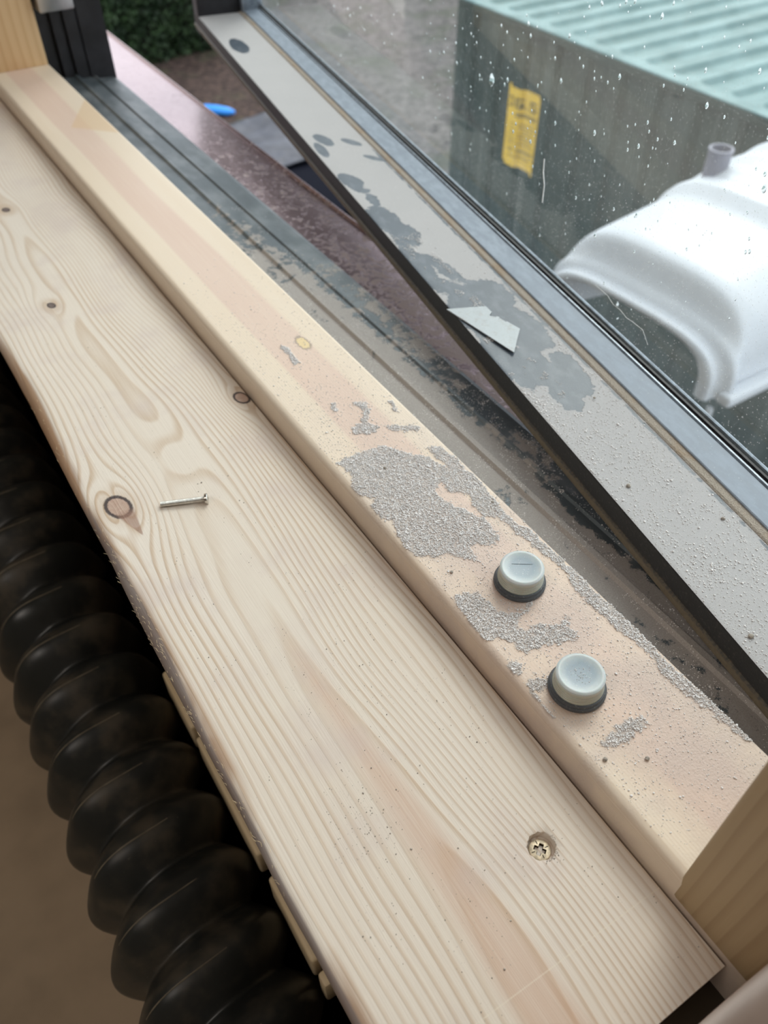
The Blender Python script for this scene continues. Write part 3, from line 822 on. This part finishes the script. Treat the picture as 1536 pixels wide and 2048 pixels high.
# ------------------------------------------------------------------ screw in the board
scr = tag(empty('countersunk_screw', (SX - .0002, SY, -.0040)), 'yellow zinc cross-head screw sunk in a hole near the end of the pine board', 'screw')
def screw_head():
    bm = bmesh.new(); R = .00415; N = 64
    def cross(t):
        w_, l = .00085, .0023; c, s = math.cos(t), math.sin(t)
        best = 0
        for (ux, uy) in ((c, s), (s, -c)):
            a, b = abs(ux), abs(uy)
            q = min(l / a if a > 1e-9 else 9, w_ / b if b > 1e-9 else 9); best = max(best, q)
        return best
    rot = math.radians(33)
    th = [2 * PI * (k + .5) / N for k in range(N)]
    def ring(f, z): return [bm.verts.new((f(t) * math.cos(t + rot), f(t) * math.sin(t + rot), z)) for t in th]
    rs = [ring(lambda t: R * .5, -.0022), ring(lambda t: R * .97, -.0002), ring(lambda t: R, .0004), ring(lambda t: R * .97, .0009), ring(lambda t: R * .85, .00105), ring(lambda t: cross(t) * 1.05, .00110), ring(cross, .0009), ring(lambda t: cross(t) * .7, -.0012)]
    for A, B in zip(rs, rs[1:]):
        for k in range(N): bm.faces.new((A[k], A[(k + 1) % N], B[(k + 1) % N], B[k]))
    bm.faces.new(rs[-1])
    for f in bm.faces:
        if all(v in set(rs[-1]) | set(rs[-2]) for v in f.verts): f.material_index = 1
    o = fin('head', bm, M_ZINC, scr); o.data.materials.append(M_DARK); sm(o, 30)
    lathe('shank', [(.0004, -.020), (.0019, -.016), (.0021, -.0022)], M_ZINC, scr, 16)
    bm = bmesh.new(); box_bm(bm, -.0012, .0012, -.0012, .0012, -.00115, -.00105)
    fin('recess_floor', bm, M_DARK, scr)
    for k in range(4):
        a = rot + PI / 4 + k * PI / 2; bm = bmesh.new()
        box_bm(bm, .0021, .0034, -.00012, .00012, .0009, .00118, mx=Matrix.Rotation(a, 4, 'Z')); fin('nib', bm, M_DARK, scr)
screw_head()

# ------------------------------------------------------------------ small bolt lying on the board
def bolt():
    p0 = Vector((.0582, .3092, .00150)); p1 = Vector((.0806, .2992, .00225)); d = (p1 - p0); L = d.length
    mx = Matrix.Translation(p0) @ d.to_track_quat('Z', 'Y').to_matrix().to_4x4()
    e = empty('machine_bolt', p0); e.rotation_mode = 'QUATERNION'; e.rotation_quaternion = d.to_track_quat('Z', 'Y')
    tag(e, 'small shiny threaded bolt lying on the pine board', 'bolt')
    n = 20; rows = []
    zz = np.arange(0, L - .0018, .000085); th = np.linspace(0, 2 * PI, n, endpoint=False)
    Z2, T2 = np.meshgrid(zz, th, indexing='ij')
    r = .00135 + .00022 * np.abs(((Z2 / .0005 + T2 / (2 * PI)) % 1) - .5) * 2
    r[0] = 0.0001; r[1] = .0009
    P = np.stack([r * np.cos(T2), r * np.sin(T2), Z2], -1)
    grid('threaded_shank', P, M_BOLT, e, True, wrap=True)
    lathe('head', [(.0015, L - .0018), (.0028, L - .0015), (.0029, L - .0004), (.0026, L), (.0010, L + .0001), (.0009, L - .0006)], M_BOLT, e, 32)
bolt()

# ------------------------------------------------------------------ two caps on the rail
def cap(x, y, lab, tilt):
    e = tag(empty('round_button', (x, y, .0160)), lab, 'cap', 'round caps on the window rail')
    b = lathe('rubber_ring', [(.0100, 0), (.0114, .0001), (.0118, .0008), (.0118, .0018), (.0115, .0024), (.0112, .0025), (.0112, .0034), (.0109, .0039), (.0104, .0040), (.0098, .0036)], M_RING, e)
    prof = [(.0096, .0020), (.0103, .0026)]
    for k in range(4):
        z = .0040 + k * .0010
        prof += [(.01035 - k * .00012, z), (.01035 - k * .00012, z + .0006), (.0101 - k * .00012, z + .0008), (.0101 - k * .00012, z + .0010)]
    prof += [(.0099, .0082), (.0099, .0098), (.0098, .0105), (.0093, .01095), (.0087, .0111), (.0080, .0109), (.0065, .01065), (.0040, .0105), (.0015, .01045), (.0002, .01045)]
    lathe('translucent_top', prof, M_CAP, e)
    e.rotation_euler = tilt
    return e
c1 = cap(.1737, .1600, 'milky round button on a dark ring, the farther of two, thin scratch on its top', (.01, -.01, .3))
c2 = cap(.1583, .1047, 'milky round button on a dark ring, the nearer of two, dust crumbs on its top', (0, .015, 1.4))
bm = bmesh.new(); box_bm(bm, -.0045, .0048, -.00006, .00006, .01052, .01064, mx=Matrix.Rotation(-.9, 4, 'Z') @ Matrix.Translation((0, .002, 0)))
fin('scratch', bm, M_RING, c1)

# ------------------------------------------------------------------ utility blade on the sash ledge
def blade():
    pts = [(-.0025, .2944), (.0216, .2872), (.0219, .2795), (.0190, .2770), (.0193, .2738), (.0209, .2728), (.0224, .2741), (.0236, .2722), (.0218, .2702), (.0219, .2668), (.0238, .2654), (.0254, .2664), (.0288, .2558), (.0132, .2350)]
    e = bpy.data.objects.new
    W = [Vector(loc2w(a, b, .0016)) for a, b in pts]
    c = sum(W, Vector()) / len(W)
    bm = bmesh.new()
    def zz(v):  # tip end lifted a little on the dust
        t = (v - W[0]).length / .06; return .0013 * max(0, 1 - abs(t - 1) * .9)
    T = [bm.verts.new((v.x - c.x, v.y - c.y, .0006 + zz(v))) for v in W]; B = [bm.verts.new((v.x - c.x, v.y - c.y, zz(v))) for v in W]
    bm.faces.new(T); bm.faces.new(B[::-1]); n = len(T)
    for i in range(n): bm.faces.new((T[i], B[i], B[(i + 1) % n], T[(i + 1) % n]))
    bmesh.ops.triangulate(bm, faces=[f for f in bm.faces if len(f.verts) > 4])
    o = fin('utility_knife_blade', bm, M_BLADE); o.location = (c.x, c.y, SO[2] + .0007)
    tag(o, 'grey trapezoid utility knife blade lying on the dusty sash ledge', 'blade')
blade()

# ------------------------------------------------------------------ dust grains
def strip_grains():
    n = 90000
    x = rng.uniform(.1415, .1998, n); y = rng.uniform(.04, .40, n)
    m = strip_mask(x, y) & (rng.random(n) < .9)
    x, y = x[m], y[m]
    s = rng.lognormal(math.log(.00027), .25, len(x)); z = .0160 + rng.exponential(.00012, len(x))
    # loose scatter, thicker towards the near end
    k = 9000; x2 = rng.uniform(.1425, .1995, k); y2 = .035 + rng.beta(1.3, 2.4, k) * .5
    kp = (fbm(x2 * 120, y2 * 120, 61) > -.25) | (rng.random(k) < .3); x2, y2 = x2[kp], y2[kp]
    s2 = rng.lognormal(math.log(.00018), .35, len(x2))
    P = np.concatenate([np.stack([x, y, z], -1), np.stack([x2, y2, np.full(len(x2), .0160)], -1)])
    o = grains('plaster_dust', P, np.concatenate([s, s2]), M_DUST)
    tag(o, 'grainy grey plaster dust spread in patches over the pine rail', 'dust', kind='stuff')
    print('strip grains', len(P))
strip_grains()

def ledge_grains():
    n = 60000
    x = rng.uniform(.0008, .0485, n); y = D0 + .02 + rng.beta(1.0, 1.9, n) * .78
    dd = ledge_dust(x, y)
    dens = np.clip(dd - .35, 0, 1) * np.clip((.36 - y) / .16, .05, 1) * (.5 + .8 * (fbm(x * 110, y * 80, 71) > -.1))
    m = rng.random(n) < dens * .40
    # light clumps on the wiped zone around the blade
    cl = (fbm(x * 150, y * 110, 77) > .22) & (y < .40) & (y > .12) & (x < .022) & (rng.random(n) < .75)
    m |= cl
    x, y = x[m], y[m]; s = rng.lognormal(math.log(.00024), .35, len(x))
    o = grains('sash_dust', np.stack([x, y, np.full(len(x), .0006)], -1), s, M_DUST2)
    o.location = SO; o.rotation_euler = (0, 0, -SASH_A)
    tag(o, 'fine pale dust lying over the ledge of the open sash', 'dust', kind='stuff')
    print('ledge grains', len(x))
ledge_grains()

def board_grains():
    k = 1500; x = rng.uniform(.034, .134, k); y = .01 + rng.beta(1.1, 2.2, k) * .6
    kp = fbm(x * 60, y * 40, 81) > .0; x, y = x[kp], y[kp]
    # small cluster on the board and crumbs around the screw hole
    a = rng.normal(0, .006, (140, 2)); x = np.concatenate([x, .062 + a[:, 0]]); y = np.concatenate([y, .113 + a[:, 1] * 1.6])
    t = rng.uniform(-2.0, .3, 70); rr = SR + rng.exponential(.0007, 70)
    x = np.concatenate([x, SX + rr * np.cos(t)]); y = np.concatenate([y, SY + rr * np.sin(t)])
    s = rng.lognormal(math.log(.00014), .4, len(x))
    o = grains('board_specks', np.stack([x, y, np.zeros(len(x))], -1), s, M_CRUMB)
    tag(o, 'sparse tiny specks of grit on the wide pine board', 'dust', kind='stuff')
board_grains()

# dust heaped on the near part of the fixed frame
def frame_grains():
    n = 16000; x = rng.uniform(.2012, .2700, n); y = rng.uniform(.05, .62, n)
    m = (fbm(x * 90, y * 60, 91) > -.05 + .6 * np.clip((y - .45) / .2, 0, 1)); x, y = x[m], y[m]
    zt = np.interp(x, [a for a, b in mp[:15]], [b for a, b in mp[:15]])
    o = grains('frame_dust', np.stack([x, y, zt], -1), rng.lognormal(math.log(.0002), .3, len(x)), M_DUST2)
    tag(o, 'grey dust lying in the channels of the fixed aluminium frame', 'dust', kind='stuff')
frame_grains()

# single crumbs
def crumb(x, y, z, s, lab, loc=False, seed=0, flat=.7):
    r = np.random.default_rng(seed); bm = bmesh.new(); bmesh.ops.create_icosphere(bm, subdivisions=2, radius=s)
    for v in bm.verts:
        k = 1 + .35 * float(fbm(np.array([v.co.x / s * 1.3 + seed]), np.array([v.co.y / s * 1.3 + v.co.z / s]), 5)[0])
        v.co *= k; v.co.z *= flat
    o = fin('mortar_crumb', bm, M_CRUMB, None, True)
    p = loc2w(x, y, z) if loc else (x, y, z)
    o.location = (p[0], p[1], p[2] + s * flat * .8); o.rotation_euler = (0, 0, seed)
    tag(o, lab, 'crumb', 'mortar crumbs around the window')
crumb(.1464, .0756, .016, .0009, 'dark mortar crumb on the pine rail, left of two near the nearer cap', seed=1)
crumb(.1601, .0673, .016, .0009, 'dark mortar crumb on the pine rail, right of two near the nearer cap', seed=2)
crumb(.1631, .2562, .016, .0009, 'dark crumb on top of the big plaster dust patch', seed=3)
crumb(.1513, .1812, .016, .0008, 'pale crumb on the pine rail left of the farther cap', seed=4)
crumb(.1947, .2067, .016, .0008, 'dark crumb in the dust band along the outer edge of the rail', seed=5)
crumb(.0117, .1148, .0005, .0012, 'pale angular crumb on the sash ledge, right of the big dust patch', True, 6)
crumb(.0406, .0788, .0005, .0010, 'pale crumb on the sash ledge close to the glazing bead', True, 7)
crumb(.0072, .0193, .0005, .0013, 'rounded pale crumb at the near right end of the sash ledge', True, 8)
crumb(.0343, .2008 - .02, .0012, .0008, 'small dark crumb beside the glazing bead at the mid ledge', True, 9)
# dust specks on the second button
a = rng.normal(0, .0017, (60, 2))
o = grains('cap_dust', np.stack([.1583 + a[:, 0] * 1.2, .1047 + a[:, 1] * 1.6, np.full(60, .02655)], -1), rng.lognormal(math.log(.00013), .3, 60), M_DUST)
tag(o, 'pale dust specks on top of the nearer milky cap', 'dust', kind='stuff')

# dried dirt runs on the glass
run([(.2523, .0236), (.2387, .0236), (.232, .0215), (.225, .0219), (.218, .0206), (.2136, .0213), (.2026, .0219), (.1955, .0162)], .00012, 'dried_run', 'thin pale dried crack-like run low on the sash glass below the white cover')
run([(.3263, .0711), (.3253, .0631), (.3222, .0564), (.3216, .0452)], .0004, 'dried_run', 'short pale dried streak on the sash glass right of the yellow sticker')

# ------------------------------------------------------------------ outside
GZ = -3.6
tag(box('ground', -.0 + .262, 14, -4, 22, GZ - .2, GZ, ground_mat()), 'brown soil with leaves below the window', kind='structure')
tag(box('path', 5.15, 14, 5.6, 15.5, GZ, GZ + .02, gravel_mat()), 'grey gravel strip beyond the container', kind='structure')

# container
ct = tag(empty('shipping_container', (3.80, 1.0, GZ)), 'dark green corrugated container with a pale green ribbed roof and a yellow sticker', 'container')
ct.location = (0, 0, 0)
CX, CZ, CY0, CY1 = 3.80, -1.2, -1.0, 5.0
def wallx(y):
    t = (np.asarray(y) / .28) % 1
    return CX + .034 * np.clip((np.abs(t - .5) - .17) / .09, 0, 1)
yy = np.arange(CY0, CY1 + .001, .0125)
zz = np.array([GZ + .12, GZ + 1, GZ + 2, CZ - .06])
P = np.stack([np.repeat(wallx(yy)[:, None], 4, 1), np.repeat(yy[:, None], 4, 1), np.repeat(zz[None], len(yy), 0)], -1)
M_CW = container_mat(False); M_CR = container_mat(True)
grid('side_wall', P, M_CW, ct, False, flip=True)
xx = np.concatenate([np.arange(CX + .06, CX + .30, .01), np.arange(CX + .30, CX + 2.4, .15)]); yr = np.arange(CY0, CY1 + .001, .01)
XX, YY = np.meshgrid(xx, yr, indexing='ij')
pt = ((YY + .055) / .206) % 1; gr = np.clip((np.abs(pt - .5) - .24) / .10, 0, 1); gr = 1 - gr * gr * (3 - 2 * gr)
rx = np.clip((XX - CX - .085 - .05 * (np.abs(pt - .5) * 2) ** 2) / .035, 0, 1); rx = rx * rx * (3 - 2 * rx)
P = np.stack([XX, YY, CZ - .003 - .032 * gr * rx], -1)
grid('roof', P, M_CR, ct, True)
box('top_rail', CX - .005, CX + .062, CY0, CY1, CZ - .060, CZ - .010, M_CW, ct, .004)
box('roof_edge', CX - .008, CX + .064, CY0, CY1, CZ - .010, CZ, M_CR, ct, .003)
box('bottom_rail', CX - .005, CX + .06, CY0, CY1, GZ, GZ + .13, M_CABR, ct, .006)
box('end_wall', CX + .035, CX + 2.4, CY1 - .03, CY1, GZ + .02, CZ - .004, M_CW, ct)
box('corner_post', CX - .004, CX + .10, CY1 - .06, CY1 + .03, GZ, CZ - .002, M_CW, ct, .006)
# sticker follows the corrugation
def sticker():
    s = tag(None, None) if False else None
    y0, y1, z0, z1 = 4.09, 4.445, -2.095, -1.590
    ys_ = np.linspace(y0, y1, 40); zs_ = np.linspace(z0, z1, 8)
    def fr_(a, b, off): return np.stack([np.repeat(wallx(a)[:, None] - off, len(b), 1), np.repeat(a[:, None], len(b), 1), np.repeat(b[None], len(a), 0)], -1)
    st = grid('sticker', fr_(ys_, zs_, .004), M_YEL, ct, False, flip=True)
    st['label'] = 'yellow rectangular sticker'
    # big faded characters (0G.S) on top, rows of small print below
    def bar(u0, u1, v0, v1, mat, nm):   # u: 0..1 left to right as seen, v: 0..1 bottom to top
        a = np.linspace(y1 - (y1 - y0) * u0, y1 - (y1 - y0) * u1, 8); b = np.linspace(z0 + (z1 - z0) * v0, z0 + (z1 - z0) * v1, 2)
        grid(nm, fr_(a, b, .0055), mat, st, False)
    def glyph(seq, u, v, w_, h):
        seg = dict(t=(0, 1, .82, 1), m=(0, 1, .42, .58), b=(0, 1, 0, .18), L=(0, .24, .5, 1), l=(0, .24, 0, .5), R=(.76, 1, .5, 1), r=(.76, 1, 0, .5))
        for q in seq:
            a0, a1, b0, b1 = seg[q]; bar(u + a0 * w_, u + a1 * w_, v + b0 * h, v + b1 * h, M_INK, 'lettering')
    glyph('tbLlRr', .12, .76, .14, .13); glyph('tbLlrm', .33, .76, .16, .13); bar(.53, .57, .76, .79, M_INK, 'lettering'); glyph('tLmrb', .64, .76, .18, .13)
    for v in (.66, .69): bar(.35, .92, v, v + .016, M_INK, 'small_print')
    for k in range(7): bar(.12, .88 - .1 * (k % 3 == 2), .56 - .042 * k, .575 - .042 * k, M_INK2, 'small_print')
    bar(.14, .86, .20, .245, M_INK2, 'small_print'); bar(.14, .80, .13, .15, M_INK2, 'small_print')
sticker()

# white moulded cover
wc = tag(empty('plastic_cover', (0, 0, 0)), 'white moulded plastic hood with an arched opening, stepped ribs and a pipe stub', 'plastic cover')
def cover():
    yc = .955; nt_ = 61
    th = np.linspace(0, PI, nt_)
    def sec(x, w_, c, p=.56, b=-.71, y0=yc):
        cs, sn = np.cos(th), np.sin(th)
        return np.stack([np.full(nt_, x), y0 + w_ * np.sign(cs) * np.abs(cs) ** p, b + c * sn ** p - (y0 + w_ * np.sign(cs) * np.abs(cs) ** p - yc) * .05 + .008], -1)
    st = [(1.52, .150, .06), (1.30, .190, .086), (1.206, .206, .100), (1.200, .213, .104), (1.197, .224, .110), (1.200, .236, .116), (1.206, .240, .118), (1.214, .238, .113), (1.222, .240, .112), (1.228, .252, .120), (1.232, .262, .127),
          (1.240, .266, .133), (1.246, .262, .140), (1.253, .256, .158), (1.260, .252, .178), (1.266, .249, .190), (1.275, .247, .197), (1.30, .248, .202), (1.44, .250, .220), (1.50, .251, .228)]
    x = 1.50; c = .228; w_ = .251
    for k in range(5):
        st += [(x + .012, w_ + .006, c + .016), (x + .03, w_ + .008, c + .020), (x + .062, w_ + .008, c + .020), (x + .075, w_ + .004, c + .014)]
        x += .085; c += .010; w_ += .003
    st += [(x + .02, w_, c), (2.3, w_ + .02, c + .03), (3.79, w_ + .02, c + .03)]
    P = np.stack([sec(*q) for q in st])
    o = grid('hood_shell', P, M_WHITE, wc, True); 
    # flange along both lower sides
    for s_ in (1, -1):
        bm = bmesh.new(); box_bm(bm, 1.222, 3.79, *(sorted((yc + s_ * .245, yc + s_ * .278))), -.708 - s_ * .012, -.680 - s_ * .012, .008, 3)
        fin('side_flange', bm, M_WHITE, wc, True)
    for s_ in (1, -1):
        lathe('post', [(.007, 0), (.007, GZ * -1 - .712)], M_WHITE, wc, 12, (1.222, yc + s_ * .243, GZ))
    t = lathe('pipe_stub', [(.029, -.06), (.026, 0), (.026, .075), (.0275, .078), (.0275, .085), (.022, .085), (.022, .02)], M_TUBE, wc, 32, (1.60, 1.125, -.510))
    lathe('pipe_collar', [(.046, -.05), (.036, -.012), (.030, .008), (.027, .010)], M_WHITE, wc, 32, (1.60, 1.125, -.510))
cover()

# hedge
def hedge(x0, x1, y0, y1, z0, z1, n, lab, nm='hedge'):
    h = tag(empty(nm, ((x0 + x1) / 2, (y0 + y1) / 2, z0)), lab, 'hedge')
    cxh, cyh = (x0 + x1) / 2, (y0 + y1) / 2
    U = rng.uniform(size=(n, 3)); side = rng.random(n)
    X = x0 + U[:, 0] * (x1 - x0); Y = y0 + U[:, 1] * (y1 - y0); Z = z0 + U[:, 2] * (z1 - z0)
    f = side < .65; Y[f] = y0 + rng.exponential(.06, f.sum())
    g = (side >= .65) & (side < .9); Z[g] = z1 - rng.exponential(.05, g.sum())
    X += .10 * fbm(Y * 2, Z * 2, 5); Y -= .22 * fbm(X * 1.7, Z * 1.7, 6)
    s = rng.uniform(.025, .055, n)
    A = rng.standard_normal((n, 3)); A /= np.linalg.norm(A, axis=1)[:, None]; B = np.cross(A, rng.standard_normal((n, 3))); B /= np.linalg.norm(B, axis=1)[:, None]
    C = np.stack([X - cxh, Y - cyh, Z - z0], -1)
    V = np.stack([C - A * s[:, None], C - B * s[:, None] * .45, C + A * s[:, None], C + B * s[:, None] * .45], 1).reshape(-1, 3)
    F = np.arange(n * 4).reshape(-1, 4)
    add('foliage', npmesh('foliage', V, F), hm, h)
    box('inner_twigs', x0 - cxh + .15, x1 - cxh - .15, y0 - cyh + .22, y1 - cyh, 0, z1 - z0 - .2, M_TWIG, h)
hm = hedge_mat(); M_TWIG = plain('dark_twigs', (.012, .016, .008), .9)
hedge(-.5, 5.4, 12.6, 14.2, GZ, -.6, 42000, 'dark green clipped hedge beyond the soil, seen between frame and sash')

# covered crate on the ground
cr = tag(empty('covered_crate', (3.25, 7.2, GZ)), 'very dark crate half covered by a blue-grey sheet on the ground outside', 'crate')
box('crate_body', -.45, .62, -1.1, 1.15, .0, .55, M_BOXM, cr, .03)
bm = bmesh.new(); bmesh.ops.create_grid(bm, x_segments=40, y_segments=50, size=1)
for v in bm.verts:
    a, b = v.co.x, v.co.y
    X = .08 + a * .58; Y = .58 + b * .64
    z = .575 + .03 * float(fbm(np.array([X * 3]), np.array([Y * 4]), 3)[0]) - .25 * max(0, abs(a) - .92) * 8 * .2 + .03 * math.sin(Y * 5 + X * 2)
    v.co = (X, Y, z + .02)
me = bpy.data.meshes.new('sheet_cover'); bm.to_mesh(me); bm.free()
so_ = add('sheet_cover', me, M_SHEET, cr, True); md = so_.modifiers.new('thick', 'SOLIDIFY'); md.thickness = .012
# blue strip of plastic
bl = tube('blue_plastic_tube', [(3.80, 10.45, GZ + .05), (3.90, 10.40, GZ + .06), (4.0, 10.28, GZ + .06), (4.10, 10.16, GZ + .055), (4.17, 10.10, GZ + .05)], [.02, .05, .055, .05, .02], M_BLUEP, None, 12)
tag(bl, 'bright blue bit of plastic on the soil beyond the mauve sill', 'plastic waste')
